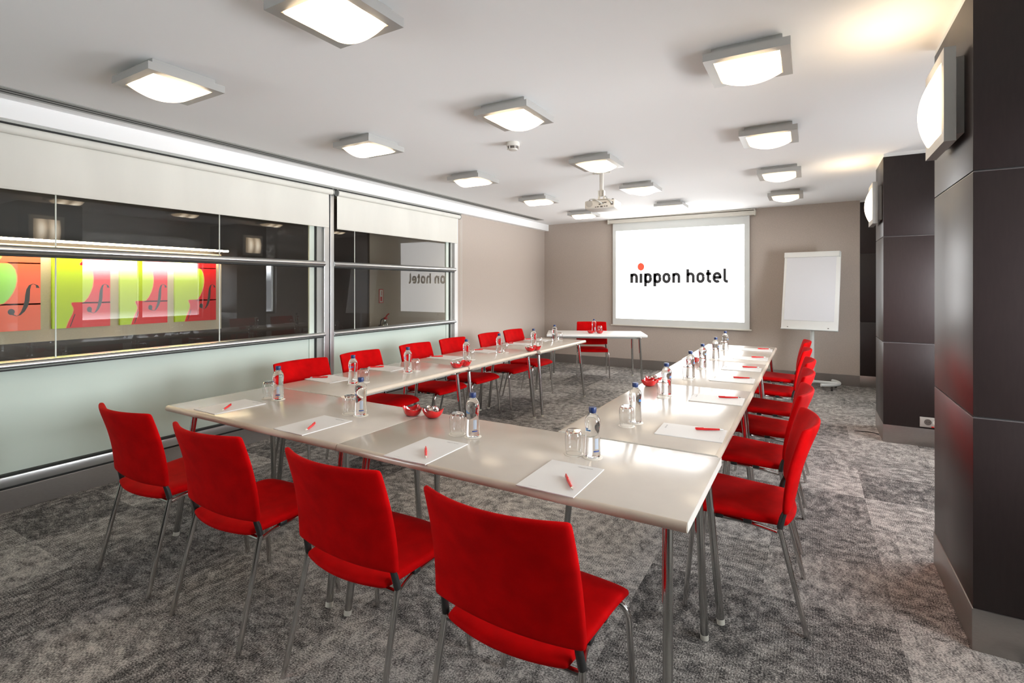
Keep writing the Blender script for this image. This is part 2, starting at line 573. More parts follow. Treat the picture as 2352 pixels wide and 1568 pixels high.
# window wall to the right, hidden by the pillars but open to the sky
mb = MB()
mb.b2(XR, XR + 0.2, YF, YB + 0.1, 0, WZ0)
mb.b2(XR, XR + 0.2, YF, YB + 0.1, WZ1, 2.95)
ys = [YF] + [v for b in BAYS for v in b] + [YB + 0.1]
for i in range(0, len(ys), 2):
    mb.b2(XR, XR + 0.2, ys[i], ys[i + 1], WZ0, WZ1)
struct(mb, 'wall_right', M['white'])
for i, (a, b) in enumerate(BAYS):
    w = struct(MB().b2(XR + 0.06, XR + 0.12, a, a + 0.05, WZ0, WZ1).b2(XR + 0.06, XR + 0.12, b - 0.05, b, WZ0, WZ1)
               .b2(XR + 0.06, XR + 0.12, a, b, WZ0, WZ0 + 0.05).b2(XR + 0.06, XR + 0.12, a, b, WZ1 - 0.05, WZ1), 'window_%d' % (i + 3), M['alu_dull'])
    MB().b2(XR + 0.030, XR + 0.034, a, b, BLIND_Z, WZ1).build('window_blind', M['sheer'], w, 0)
    MB().b2(XR + 0.06, XR + 0.12, (a + b) / 2 - 0.03, (a + b) / 2 + 0.03, WZ0 + 0.05, WZ1 - 0.05).build('window_mullion', M['alu_dull'], w, 0)
struct(MB().b2(-4.8, 2.0, YF - 0.12, YF, 0, 2.95), 'wall_front', M['dark_panel'])

# solid end of the left wall, papered
struct(MB().b2(-4.8, XL, 6.25, YB, 0, 2.60), 'wall_left', M['paper_wall'])
struct(MB().b2(-4.78, XL + 0.006, 6.172, 6.25, 0, 2.585), 'trim_2', M['white'])
struct(MB().b2(XL, XL + 0.012, 6.25, YB - 0.012, 0, 0.165, bevel=0.002).b2(XL - 0.05, XL + 0.004, YF, 6.25, 0, 0.150, bevel=0.002), 'baseboard_left', M['brushed'])


# glazed partition: two bays
def glazed_bay(name, y0, y1, joints, near):
    root = struct(MB().b2(-4.72, -4.612, y0, y1, 2.50, 2.585), name, M['alu_dull'])
    # floor rail
    r = MB().b2(-4.70, XL, y0, y1, 0.164, 0.232, bevel=0.004)
    r.build('floor_rail', M['alu'], root)
    MB().b2(-4.70, XL - 0.004, y0, y1, 0.150, 0.156).b2(-4.70, XL - 0.006, y0, y1, 0.157, 0.163).b2(-4.70, XL - 0.006, y0, y1, 0.232, 0.246).build('rail_gasket', M['gasket'], root, 0)
    # frosted lower glass
    MB().b2(-4.66, -4.648, y0, y1, 0.246, 0.945).build('frosted_panel', M['frosted'], root, 0)
    # half-round rails
    for (za, zb, nm) in ((0.945, 0.992, 'sill_rail'), (1.712, 1.770, 'transom_rail')):
        prof = []
        h = (zb - za) / 2
        for k in range(9):
            t = PI * (k / 8) - PI / 2
            prof.append((-4.592 + 0.030 * math.cos(t), za + h + h * math.sin(t)))
        pts = [(-4.70, za)] + prof + [(-4.70, zb)]
        MB().prism([(x, y0, z) for x, z in pts], (0, y1 - y0, 0)).build(nm, M['alu'], root, 40)
        MB().b2(-4.60, -4.5585, y0, y1, za + h - 0.0105, za + h - 0.0045).b2(-4.70, -4.597, y0, y1, za - 0.012, za - 0.0005).build('rail_gasket', M['gasket'], root, 0)
    # clear glass and its joints
    for (za, zb) in ((0.992, 1.70), (1.77, 2.50)):
        MB().poly([(-4.652, y0, za), (-4.652, y1, za), (-4.652, y1, zb), (-4.652, y0, zb)]).build('pane', M['pane'], root, 0, recalc=False)
        for yj in joints:
            MB().b2(-4.654, -4.648, yj - 0.004, yj + 0.004, za, zb).build('glass_joint', M['joint'], root, 0)
    # jamb at the far end: glass edge, black gap, frame
    for (za, zb) in ((0.246, 0.945), (0.992, 1.70), (1.77, 2.50)):
        MB().b2(-4.66, -4.640, y1 - 0.150, y1 - 0.088, za, zb).build('glass_edge', M['glass_edge'], root, 0)
        MB().b2(-4.66, -4.636, y1 - 0.088, y1 - 0.070, za, zb).build('jamb_gasket', M['gasket'], root, 0)
        MB().b2(-4.70, -4.620, y1 - 0.070, y1, za, zb).build('jamb', M['alu_dull'], root, 0)
    return root


glazed_bay('window_1', YF, 3.79, (1.51, 2.68, 0.34), True)
glazed_bay('window_2', 3.918, 6.172, (4.28,), False)
mb = MB().b2(-4.72, XL + 0.012, 3.79, 3.862, 0.15, 2.585, bevel=0.006).b2(-4.72, XL + 0.022, 3.866, 3.918, 0.15, 2.585, bevel=0.006)
struct(mb, 'trim_3', M['alu'])
# track for the blinds under the beam
struct(MB().b2(-4.60, -4.515, YF, 6.25, 2.566, 2.585).b2(-4.60, -4.59, YF, 6.25, 2.54, 2.566), 'trim_4', M['alu_dull'])
struct(MB().b2(-4.586, -4.528, YF, 6.24, 2.558, 2.566), 'trim_5', M['slot'])

# corridor beyond the glass
struct(MB().b2(-6.62, -6.5, -1.5, 6.30, 0, 2.7), 'wall_corridor', M['corridor'])
struct(MB().b2(-6.60, -6.48, 6.30, 9.6, 0, 2.7), 'wall_corridor_end', M['beige_wall'])
struct(MB().b2(-6.62, -4.72, -1.5, 9.6, 2.66, 2.72), 'ceiling_corridor', M['corridor'])
struct(MB().b2(-6.62, -4.8, 9.5, 9.6, 0, 2.7).b2(-6.62, -4.75, -1.6, -1.5, 0, 2.7), 'wall_corridor_side', M['beige_wall'])
struct(MB().b2(-6.5, -6.47, -1.0, 3.752, 0.955, 1.895), 'trim_6', M['niche'])
# lit ledge over the pictures
cv = thing('cove_light', 'warm light strip above the violin pictures behind the glass', 'light', (-6.34, 1.4, 1.92))
MB().b2(-0.16, 0.06, -2.4, 2.352, 0.02, 0.035).build('ledge', M['corridor'], cv, 0)
MB().b2(0.01, 0.05, -2.4, 2.34, 0.0, 0.02).build('light_strip', M['cove'], cv, 0)


# ------------------------------------------------------------------ pictures in the corridor
def picture(y0, y1, ground, body, label, group):
    z0, z1 = 1.075, 1.785
    w, h = y1 - y0, z1 - z0
    X = -6.435
    mb = MB().b2(X - 0.035, X, y0, y1, z0, z1, mi=0)
    P = lambda u, v, k: (X + 0.0006 * k, y0 + u * w, z1 - v * h)
    edge = [(.515, 0), (.505, .035), (.485, .06), (.455, .085), (.465, .108), (.49, .10), (.53, .092), (.58, .10), (.635, .13), (.68, .19), (.70, .27), (.70, .34),
            (.685, .42), (.65, .50), (.60, .575), (.54, .63), (.47, .658), (.40, .655), (.345, .638), (.315, .645), (.32, .67), (.345, .71), (.352, .75), (.335, .80),
            (.30, .855), (.26, .92), (.225, 1.0)]
    # body of the instrument as a strip of quads between its outline and the right edge
    for k, off, mi in ((1, -0.014, 2), (2, 0.0, 1)):
        for a, b in zip(edge, edge[1:]):
            if b[1] - a[1] > 1e-4:
                mb.poly([P(a[0] + off, a[1], k), P(1, a[1], k), P(1, b[1], k), P(b[0] + off, b[1], k)], mi=mi)
            elif a[1] - b[1] > 1e-4:
                pass
    f = [(.97, .43, .03), (.955, .395, .02), (.90, .375, .008), (.865, .395, .02), (.845, .45, .032), (.838, .52, .04), (.832, .60, .042), (.81, .68, .04),
         (.775, .745, .032), (.73, .79, .018), (.69, .802, .010), (.65, .785, .022), (.62, .755, .034)]
    for a, b in zip(f, f[1:]):
        mb.poly([P(a[0] - a[2], a[1], 3), P(a[0] + a[2] * .5, a[1], 3), P(b[0] + b[2] * .5, b[1], 3), P(b[0] - b[2], b[1], 3)], mi=3)
    mb.poly([P(.62 + .045 * math.cos(2 * PI * k / 14), .745 + .04 * math.sin(2 * PI * k / 14), 3.5) for k in range(14)], mi=3)
    mb.poly([P(.365, .80, 3), P(.375, .81, 3), P(.295, .985, 3), P(.28, .985, 3)], mi=3)
    ob = mb.build('violin_picture', [ground, body, M['paint_rim'], M['paint_black']], None, 0, recalc=False)
    return tag(ob, label, 'picture', group)


GP = 'square violin pictures behind the glass'
picture(1.42, 1.975, M['paint_mint'], M['paint_orange'], 'orange and mint violin picture at the left edge, behind the glass', GP)
picture(2.065, 2.545, M['lime'], M['paint_red'], 'lime and red violin picture next to the orange one, behind the glass', GP)
picture(2.635, 3.105, M['lime'], M['paint_red'], 'lime and red violin picture between two other lime ones, behind the glass', GP)
picture(3.19, 3.665, M['lime'], M['paint_red'], 'lime and red violin picture farthest right, at the end of the lit panel', GP)

# extinguisher and its sign on the beige corridor wall
ex = thing('fire_extinguisher', 'small steel fire extinguisher with red handle behind the glass', 'fire extinguisher', (-6.38, 6.55, 0.56))
MB().lathe([(0.02, 0), (0.055, 0.01), (0.06, 0.04), (0.06, 0.25), (0.05, 0.29), (0.022, 0.32), (0.02, 0.35)], 20).build('cylinder', M['ext_steel'], ex)
MB().box((0.0, 0.02, 0.375), (0.03, 0.07, 0.035), bevel=0.004).tube([(0, 0.01, 0.38), (0, 0.06, 0.43), (0, 0.10, 0.45)], 0.010, 8).build('handle', M['ext_red'], ex)
MB().tube(bend([(0, -0.02, 0.37), (0, -0.09, 0.36), (0, -0.11, 0.20)], 0.05), 0.009, 8).build('hose', M['black'], ex)
MB().b2(-0.10, -0.055, -0.05, 0.05, 0.20, 0.26).build('wall_bracket', M['black'], ex, 0)
sg = thing('extinguisher_sign', 'narrow red bordered sign above the fire extinguisher behind the glass', 'sign', (-6.474, 6.56, 1.20))
MB().b2(-0.006, 0, -0.05, 0.05, 0, 0.24).build('sign_plate', M['ext_red'], sg, 0)
MB().b2(0, 0.001, -0.038, 0.038, 0.012, 0.228).build('sign_face', M['case'], sg, 0)
MB().b2(0.001, 0.002, -0.02, 0.02, 0.03, 0.11).b2(0.001, 0.002, 0.0, 0.012, 0.13, 0.21).build('sign_symbol', M['ext_red'], sg, 0)


# ------------------------------------------------------------------ blinds
def roller_blind(y0, y1, zbot, label, cord):
    t = thing('roller_blind', label, 'blind', (-4.53, (y0 + y1) / 2, 2.525), 0, 'roller blinds over the glazing')
    h = (y1 - y0) / 2
    MB().tube([(0, -h, 0), (0, h, 0)], 0.030, 20).build('roller', M['blind'], t)
    n = 14
    rings = []
    for k in range(n + 1):
        y = -h + 0.02 + (2 * h - 0.04) * k / n
        w = 0.0025 * math.sin(k * 1.9)
        rings.append([(-0.029, y, 0.0), (-0.0285 + w, y, (zbot - 2.525) * 0.5), (-0.029 + w, y, zbot - 2.525 + 0.012),
                      (-0.0275 + w, y, zbot - 2.525 + 0.012), (-0.027 + w, y, (zbot - 2.525) * 0.5), (-0.0275, y, 0.0)])
    MB().loft(rings).build('fabric', M['blind'], t, 50)
    MB().b2(-0.034, -0.022, -h + 0.02, h - 0.02, zbot - 2.525, zbot - 2.525 + 0.016, bevel=0.003).build('bottom_bar', M['blind'], t)
    for s in (-1, 1):
        MB().tube([(0, s * (h + 0.001), 0), (0, s * (h + 0.010), 0)], 0.036, 20).box((-0.012, s * (h + 0.005), 0.022), (0.05, 0.008, 0.05)).build('bracket', M['alu_dull'], t)
    if cord:
        pts = [(0.018, h + 0.014, -0.02), (0.018, h + 0.014, -1.55), (0.018, h + 0.020, -1.62), (0.018, h + 0.034, -1.62), (0.018, h + 0.040, -1.55), (0.018, h + 0.040, -0.02)]
        MB().tube(pts, 0.0022, 6).build('pull_cord', M['cord'], t)
    return t


roller_blind(-0.6, 3.845, 2.135, 'long pale roller blind over the bay with the pictures', False)
roller_blind(3.92, 6.20, 2.130, 'shorter pale roller blind with cord, beside the papered wall', True)

# ------------------------------------------------------------------ slot vent in the ceiling
vt = thing('slot_vent', 'long grey slot vent in the ceiling along the glazed wall', 'vent', (-4.31, 3.2, zc(-4.31)))
MB().b2(-0.076, 0.076, -5.2, 5.22, -0.004, 0.02).build('vent_frame', M['steel_grey'], vt, 0)
for x in (-0.024, 0.024):
    MB().b2(x - 0.009, x + 0.009, -5.19, 5.10, -0.0055, -0.0035).build('slot', M['slot'], vt, 0)


# ------------------------------------------------------------------ lamps
def make_lamp(name, label, cat, opal):
    """z = 0 is the mounting face; the cover bulges towards -z, curved along x"""
    t = thing(name, label, cat)
    MB().b2(-0.168, 0.168, -0.168, 0.168, -0.034, 0.0).build('base_plate', M['lamp_grey'], t, 0)
    a, b = 0.205, 0.158
    za, zb = -0.076, -0.034
    mb = MB()
    outer = [(-a, -a), (a, -a), (a, a), (-a, a)]
    inner = [(-b, -b), (b, -b), (b, b), (-b, b)]
    for k in range(4):
        j = (k + 1) % 4
        o0, o1, i0, i1 = outer[k], outer[j], inner[k], inner[j]
        mb.poly([(*o0, za), (*o1, za), (*o1, zb), (*o0, zb)])
        mb.poly([(*i0, zb), (*i1, zb), (*i1, za), (*i0, za)])
        mb.poly([(*o0, za), (*i0, za), (*i1, za), (*o1, za)])
        mb.poly([(*o0, zb), (*o1, zb), (*i1, zb), (*i0, zb)])
    bmesh.ops.remove_doubles(mb.bm, verts=mb.bm.verts, dist=1e-5)
    mb.build('frame', M['lamp_grey'], t, 0)
    c = 0.152
    n = 14
    low, up = [], []
    rings = []
    for k in range(n + 1):
        x = -c + 2 * c * k / n
        z = -0.080 - 0.038 * (1 - (x / c) ** 2)
        rings.append([(x, -c, -0.045), (x, -c, z + 0.006), (x, -c + 0.008, z), (x, c - 0.008, z), (x, c, z + 0.006), (x, c, -0.045)])
    MB().loft(rings).build('opal_cover', opal, t, 50)
    return t


lamp_rows = [  # x, raw y on the plane z=2.67, turn of the cover, words
    (-3.29, (1.60, 3.19, 4.765, 6.38, 8.03), PI / 2, 'row beside the glazed wall'),
    (-1.80, (1.55, 3.12, 4.72, 6.22, 7.80), 0.0, 'middle row'),
    (-0.287, (3.02, 4.575, 6.14, 7.68), 0.0, 'row beside the pillars'),
]
ORD = ['nearest', 'second', 'third', 'fourth', 'farthest']
lamp0 = None
for (x, ysr, turn, words) in lamp_rows:
    k = (zc(x) - 0.076 - 1.5) / 1.17
    for i, y in enumerate(ysr):
        od = ORD[i] if i < len(ysr) - 1 else 'farthest'
        lab = 'lit square ceiling lamp, %s in the %s' % (od, words)
        if lamp0 is None:
            lamp0 = make_lamp('ceiling_lamp', lab, 'ceiling lamp', M['opal'])
            lamp0['group'] = 'square ceiling lamps'
            o_ = lamp0
            o_.location = (x * k, y * k, zc(x * k))
            o_.rotation_euler = (0, 0, turn)
        else:
            dup(lamp0, (x * k, y * k, zc(x * k)), turn, lab)
wl = make_lamp('wall_lamp', 'lit square wall lamp on the near dark pillar', 'wall lamp', M['opal_wall'])
wl['group'] = 'square wall lamps on the pillars'
wl.location = (0.578, 3.085, 2.335)
wl.rotation_euler = (0, PI / 2, 0)
dup(wl, (0.604, 6.36, 2.32), None, 'lit square wall lamp on the far dark pillar', rot=(0, PI / 2, 0))
for (x, y, z) in ((0.578, 3.085, 2.335), (0.604, 6.36, 2.32)):      # light that spills upwards out of each wall lamp
    L = bpy.data.lights.new('wall_lamp_glow', 'SPOT')
    L.energy = 9
    L.color = (1.0, 0.74, 0.46)
    L.spot_size = math.radians(150)
    L.spot_blend = 0.9
    L.shadow_soft_size = 0.12
    lo = bpy.data.objects.new('wall_lamp_glow', L)
    lo.location = (x - 0.18, y, z + 0.02)
    lo.rotation_euler = (0, math.radians(180 + 20), 0)
    COL.objects.link(lo)

# smoke detector
sd = thing('smoke_detector', 'round white smoke detector on the ceiling near the second middle lamp', 'smoke detector', (-2.22, 3.82, zc(-2.22)))
MB().lathe([(0.055, 0), (0.057, -0.008), (0.057, -0.030), (0.052, -0.036)], 28).build('base', M['proj'], sd)
MB().lathe([(0.046, -0.036), (0.040, -0.058)], 28).build('sensor_slot', M['proj_dark'], sd)
mb = MB().lathe([(0.042, -0.056), (0.036, -0.066), (0.02, -0.069)], 28)
for k in range(6):
    a = k * PI / 3 + 0.35
    mb.box((0.046 * math.cos(a), 0.046 * math.sin(a), -0.047), (0.008, 0.006, 0.026), rot=None)
mb.build('cap', M['proj'], sd)

# ------------------------------------------------------------------ projector
pj = thing('projector', 'white projector hung from the ceiling on a short pole', 'projector', (-1.972, 5.32, zc(-1.972)), math.radians(4))
pz = -(zc(-1.972) - 2.445)
MB().b2(-0.07, 0.07, -0.05, 0.05, -0.010, 0.0, bevel=0.003).b2(-0.10, -0.05, -0.012, 0.012, -0.014, -0.004).b2(0.05, 0.10, -0.012, 0.012, -0.014, -0.004).build('ceiling_plate', M['proj'], pj)
MB().b2(-0.019, 0.019, -0.019, 0.019, -0.262, -0.008, bevel=0.004).build('pole', M['proj'], pj)
MB().b2(-0.032, -0.026, -0.03, 0.03, pz - 0.01, -0.20).b2(0.026, 0.032, -0.03, 0.03, pz - 0.01, -0.20).b2(-0.09, 0.09, -0.05, 0.07, pz - 0.012, pz - 0.004).build('tilt_bracket', M['proj'], pj, 0)
body = thing  # noqa
mb = MB().box((0.0, 0.06, pz - 0.065), (0.34, 0.27, 0.094), bevel=0.018, seg=3)
pb = mb.build('housing', M['proj'], pj)
MB().tube([(-0.115, -0.0755, pz - 0.056), (-0.115, -0.0775, pz - 0.056)], 0.036, 24).build('speaker_grille', M['socket'], pb)
mb = MB()
rnd = random.Random(3)
for (x, z, w, h) in ((0.055, -0.09, .014, .010), (0.08, -0.09, .012, .012), (0.02, -0.092, .026, .014), (-0.02, -0.092, .022, .010), (-0.045, -0.094, .012, .010),
                     (0.03, -0.055, .024, .016), (0.0, -0.066, .020, .012), (0.135, -0.062, .026, .034), (0.06, -0.05, .03, .01)):
    mb.b2(x - w / 2, x + w / 2, -0.0775, -0.0745, pz + z - h / 2, pz + z + h / 2)
mb.build('port', M['proj_dark'], pb, 0)
MB().tube([(-0.13, -0.02, pz - 0.020), (-0.13, -0.02, pz - 0.006)], 0.010, 12).tube([(0.13, -0.02, pz - 0.020), (0.13, -0.02, pz - 0.006)], 0.010, 12).build('adjuster_foot', M['black'], pb)
MB().tube([(0.07, 0.18, pz - 0.065), (0.07, 0.215, pz - 0.065)], [0.042, 0.036], 24).build('lens', M['proj_dark'], pb)
MB().tube(bend([(0.02, 0.02, -0.25), (0.05, 0.0, -0.27), (0.09, -0.07, pz - 0.02), (0.13, -0.095, pz - 0.05), (0.135, -0.076, pz - 0.06)], 0.03), 0.006, 8).build('power_cable', M['flip_grey'], pj)
MB().tube(bend([(0.03, -0.076, pz - 0.06), (-0.01, -0.11, pz - 0.03), (-0.06, -0.08, pz - 0.004), (-0.13, -0.02, pz + 0.004)], 0.03), 0.005, 8).build('signal_cable', M['flip_grey'], pj)

# ------------------------------------------------------------------ projection screen with the hotel's name
ys_ = YB - 0.05
sr = thing('projection_screen', 'lit pull-down screen showing a red dotted hotel logo on the back wall', 'projection screen', (-2.0, YB, 0.76))
X0 = -2.0
MB().b2(-3.235 - X0, -0.785 - X0, -0.085, -0.005, 1.885, 1.955, bevel=0.006).build('screen_case', M['case'], sr)
MB().b2(-3.25 - X0, -0.775 - X0, -0.095, 0.0, 1.965, 1.985, bevel=0.003).build('mounting_rail', M['case'], sr)
for x in (-3.242, -0.778):
    MB().b2(x - 0.012 - X0, x + 0.012 - X0, -0.088, -0.002, 1.878, 1.962, bevel=0.004).build('end_cap', M['case'], sr)
MB().b2(-3.163 - X0, -0.857 - X0, -0.051, -0.049, 0.03, 1.89).build('screen_cloth', M['screen_cloth'], sr, 0)
MB().b2(-3.20 - X0, -0.825 - X0, -0.062, -0.040, 0.008, 0.030, bevel=0.005).build('bottom_bar', M['case'], sr)
MB().b2(-3.10 - X0, -0.935 - X0, -0.0525, -0.0515, 0.142, 1.742).build('projected_picture', M['picture'], sr, 0)


# letters drawn as pen strokes, in units of the logo drawing; (u, v) -> the wall, 2.06 mm to the unit
def logo_pt(u, v):
    px, py = 1420 + u / 8.4, 570 + v / 8.4
    k = (px - 1176) / F_PX
    s_, c_ = math.sin(YAW), math.cos(YAW)
    dx, dy = -s_ + c_ * k, c_ + s_ * k
    d = ys_ / dy
    return dx * d - X0, 1.5 - d * (py - 656) / F_PX - 0.76


def stroke(mb, pts, w):
    pts = [Vector((p[0], p[1], 0)) for p in pts]
    Ls, Rs = [], []
    for i, p_ in enumerate(pts):
        if i == 0:
            t = pts[1] - pts[0]
        elif i == len(pts) - 1:
            t = pts[-1] - pts[-2]
        else:
            t = (pts[i] - pts[i - 1]).normalized() + (pts[i + 1] - pts[i]).normalized()
        t.normalize()
        nn = Vector((-t.y, t.x, 0)) * w / 2
        Ls.append(p_ + nn)
        Rs.append(p_ - nn)
    for i in range(len(pts) - 1):
        q = [logo_pt(v.x, v.y) for v in (Ls[i], Ls[i + 1], Rs[i + 1], Rs[i])]
        mb.poly([(x, -0.0537, z) for x, z in q])


def arc(cx, cy, rx, ry, a0, a1, n=14):
    return [(cx + rx * math.cos(math.radians(a0 + (a1 - a0) * k / n)), cy - ry * math.sin(math.radians(a0 + (a1 - a0) * k / n))) for k in range(n + 1)]


def stadium(x0, x1, y0, y1):
    r = (x1 - x0) / 2
    ry = r * 1.05
    c = (x0 + x1) / 2
    return arc(c, y0 + ry, r, ry, 0, 180) + arc(c, y1 - ry, r, ry, 180, 360) + [(x1, y0 + ry)]


mb = MB()
WD = 56
for pts in (
    [(261, 487), (261, 671)], arc(308, 556, 47, 48, 170, 0) + [(355, 671)],
    [(439, 487), (439, 671)],
    [(526, 484), (526, 738)], stadium(526, 624, 504, 648),
    [(706, 482), (706, 738)], stadium(706, 806, 502, 648),
    stadium(880, 984, 498, 647),
    [(1069, 478), (1069, 667)], arc(1120, 546, 51, 50, 170, 0) + [(1171, 667)],
    None,
    [(1342, 402), (1342, 664)], arc(1395, 542, 53, 52, 170, 0) + [(1448, 664)],
    stadium(1533, 1641, 488, 643),
    [(1736, 413), (1736, 590)] + arc(1775, 600, 39, 39, 180, 270, 6) + [(1796, 639)], [(1692, 490), (1796, 490)],
    [(1848, 562), (1990, 562)], [(1967, 575)] + arc(1908, 545, 59, 62, 0, 180) + arc(1908, 580, 60, 60, 180, 310),
    [(2055, 387), (2055, 585)] + arc(2096, 597, 41, 41, 180, 270, 6) + [(2119, 638)],
):
    if pts is None:
        mb.build('logo_lettering', M['logo_grey'], sr, 0)
        mb = MB()
    else:
        stroke(mb, pts, WD)
mb.build('logo_lettering', M['logo_grey'], sr, 0)
mb = MB()
mb.poly([(lambda q: (q[0], -0.0537, q[1]))(logo_pt(438 + 66 * math.cos(2 * PI * k / 32), 357 + 74 * math.sin(2 * PI * k / 32))) for k in range(32)])
mb.build('logo_dot', M['logo_red'], sr, 0)

# ------------------------------------------------------------------ flipchart
fc = thing('flipchart', 'white flipchart with blank pad on a wheeled stand by the back wall', 'flipchart', (0.02, 8.78, 0))
tilt = math.radians(11)
yawf = math.radians(-12)
Rb = Matrix.Rotation(yawf, 3, 'Z') @ Matrix.Rotation(-tilt, 3, 'X')


def board_box(x0, x1, y0, y1, z0, z1, mat, name, bevel=0.0):
    m_ = MB().b2(x0, x1, y0, y1, z0, z1, bevel=bevel)
    bmesh.ops.rotate(m_.bm, cent=(0, 0, 0), matrix=Rb, verts=m_.bm.verts)
    bmesh.ops.translate(m_.bm, vec=(-0.045, -0.10, 0.86), verts=m_.bm.verts)
    return m_.build(name, mat, fc)


board_box(-0.37, 0.37, -0.012, 0.020, 0.0, 1.16, M['flip_white'], 'board', 0.004)
board_box(-0.335, 0.318, -0.017, -0.0125, 0.125, 1.10, M['flip_paper'], 'paper_pad')
board_box(-0.372, 0.352, -0.034, -0.012, 1.085, 1.165, M['flip_white'], 'clamp_bar', 0.006)
board_box(0.352, 0.364, -0.030, -0.012, 1.08, 1.165, M['flip_grey'], 'clamp_knob', 0.002)
board_box(-0.37, 0.37, -0.040, 0.020, -0.014, 0.0, M['flip_grey'], 'pen_tray', 0.003)
for x in (-0.28, 0.25):
    board_box(x - 0.008, x + 0.008, -0.016, -0.012, 0.018, 0.030, M['proj_dark'], 'magnet', 0.001)
MB().tube([(0, 0, 0.07), (0, 0.0, 0.95)], 0.026, 16).build('pole', M['flip_grey'], fc)
pts = [(0.34 * math.cos(a) * 1.0, 0.02 - 0.30 * math.sin(a), 0.085) for a in [math.radians(v) for v in range(-40, 75, 8)]]
MB().tube(pts, 0.024, 12).tube([(-0.36, 0.0, 0.085), (0.32, 0.0, 0.085)], 0.022, 12).tube([(-x, y, z) for x, y, z in pts], 0.024, 12).build('base_tube', M['flip_grey'], fc)
for (x, y) in ((0.24, -0.20), (0.30, 0.14), (-0.24, -0.20), (-0.30, 0.14)):
    MB().tube([(x - 0.012, y, 0.028), (x + 0.012, y, 0.028)], 0.028, 14).tube([(x, y, 0.028), (x, y, 0.075)], 0.008, 8).build('caster', M['black'], fc)

# ------------------------------------------------------------------ socket and loose wire by the far pillar
so = thing('wall_socket', 'double wall socket with red switch low on the far dark pillar', 'socket', (0.965, 6.06, 0.185))
MB().b2(-0.085, 0.085, -0.012, 0, 0, 0.092, bevel=0.003).build('socket_plate', M['socket'], so)
for (x, m_) in ((-0.025, M['proj_dark']), (0.04, M['case'])):
    c = MB().tube([(x, -0.0122, 0.048), (x, -0.0135, 0.048)], 0.028, 20).build('socket_face', m_, so)
    MB().tube([(x - 0.009, -0.0136, 0.048), (x - 0.009, -0.0142, 0.048)], 0.004, 8).tube([(x + 0.009, -0.0136, 0.048), (x + 0.009, -0.0142, 0.048)], 0.004, 8).build('socket_hole', M['black'], c)
MB().b2(0.0, 0.02, -0.016, -0.012, 0.002, 0.012).build('switch', M['ext_red'], so, 0)
cw = MB().tube([(0.595, 6.32, 0.004), (0.55, 6.35, 0.006), (0.50, 6.36, 0.005), (0.44, 6.355, 0.004), (0.39, 6.34, 0.004)], 0.004, 8).build('loose_wire', M['cable'])
tag(cw, 'short dark loose wire on the carpet at the far pillar', 'wire')

# ------------------------------------------------------------------ tables
TZ = 0.76
EDGE = [(0.0175 * math.cos(t), 0.0175 * math.sin(t)) for t in [PI / 2 - PI * k / 8 for k in range(9)]]


def make_table(label, cx, cy, length, depth, rz, legs, tz=TZ, top='top', edge='edge', group='meeting tables'):
    """local x runs along the length; legs: (top x, top y, foot x, foot y)"""
    t = thing('meeting_table', label, 'table', (cx, cy, 0), rz, group)
    hl, hd = length / 2, depth / 2
    th = 0.035
    MB().b2(-hl, hl, -hd + 0.017, hd - 0.017, tz - th, tz, bevel=0.0015).build('tabletop', M[top], t)
    for s in (-1, 1):
        MB().prism([(-hl, s * (hd - 0.0174 + q * 0.99), tz - 0.0177 + z) for q, z in EDGE], (2 * hl, 0, 0)).build('edge_strip', M[edge], t, 40)
        MB().box((s * hl * 0.0, s * (hd - 0.10), tz - th - 0.012), (length - 0.16, 0.035, 0.024)).build('under_rail', M['alu_dull'], t, 0)
        MB().b2(s * hl - 0.0015 * (s < 0), s * hl + 0.0015 * (s > 0), -hd + 0.010, hd - 0.010, tz - th + 0.002, tz - 0.001).build('end_strip', M['end'], t, 0)
    for (ax, ay, fx, fy) in legs:
        sy = 1 if ay > 0 else -1
        sx = 1 if ax > 0 else -1
        z1 = tz - th - 0.022
        a, f = Vector((ax, ay, z1)), Vector((fx, fy, 0.018))
        inn = Vector((ax - sx * 0.10, ay - sy * 0.03, z1 + 0.006))
        lg = MB().tube([f, a], 0.0165, 16).build('leg', M['leg_steel'], t)
        MB().tube([inn, a + (inn - a).normalized() * -0.012], 0.011, 10).box((ax, ay, tz - th - 0.012), (0.05, 0.05, 0.022), bevel=0.004).build('leg_bracket', M['chrome'], lg)
        MB().box(inn + Vector((-sx * 0.03, 0, 0)), (0.06, 0.035, 0.024), bevel=0.008).build('hinge', M['gasket'], lg)
        MB().tube([f - (a - f).normalized() * 0.018, f + (a - f).normalized() * 0.004], 0.0172, 16).build('glide', M['glide'], lg)
        d = (a - f).normalized()
        side = Vector((-sx, -sy * 0.25, 0)).normalized()
        p0, p1 = f + d * 0.43, a - d * 0.01
        MB().tube([p0 + side * 0.0125, p0 + d * 0.02 + side * 0.0130, p1 + side * 0.0130], [0.003, 0.0075, 0.0075], 8).build('bumper_strip', M['red_strip'], lg)
    return t


# near pair, along x
FY0, FY1 = 1.645, 2.370


def near_table(label, x0, x1, fl, fr):
    cx, cy = (x0 + x1) / 2, (FY0 + FY1) / 2
    L = [(fl + 0.02 - cx, 1.735 - cy, fl - cx, 1.640 - cy), (fr - 0.02 - cx, 1.735 - cy, fr - cx, 1.640 - cy),
         (fl + 0.02 - cx, 2.255 - cy, fl - cx, 2.290 - cy), (fr - 0.02 - cx, 2.255 - cy, fr - cx, 2.290 - cy)]
    make_table(label, cx, cy, x1 - x0, FY1 - FY0, 0, L)


near_table('beige meeting table at the near left corner of the horseshoe', -3.437, -1.914, -3.295, -1.948)
near_table('beige meeting table at the near right corner of the horseshoe', -1.910, -0.333, -1.825, -0.390)


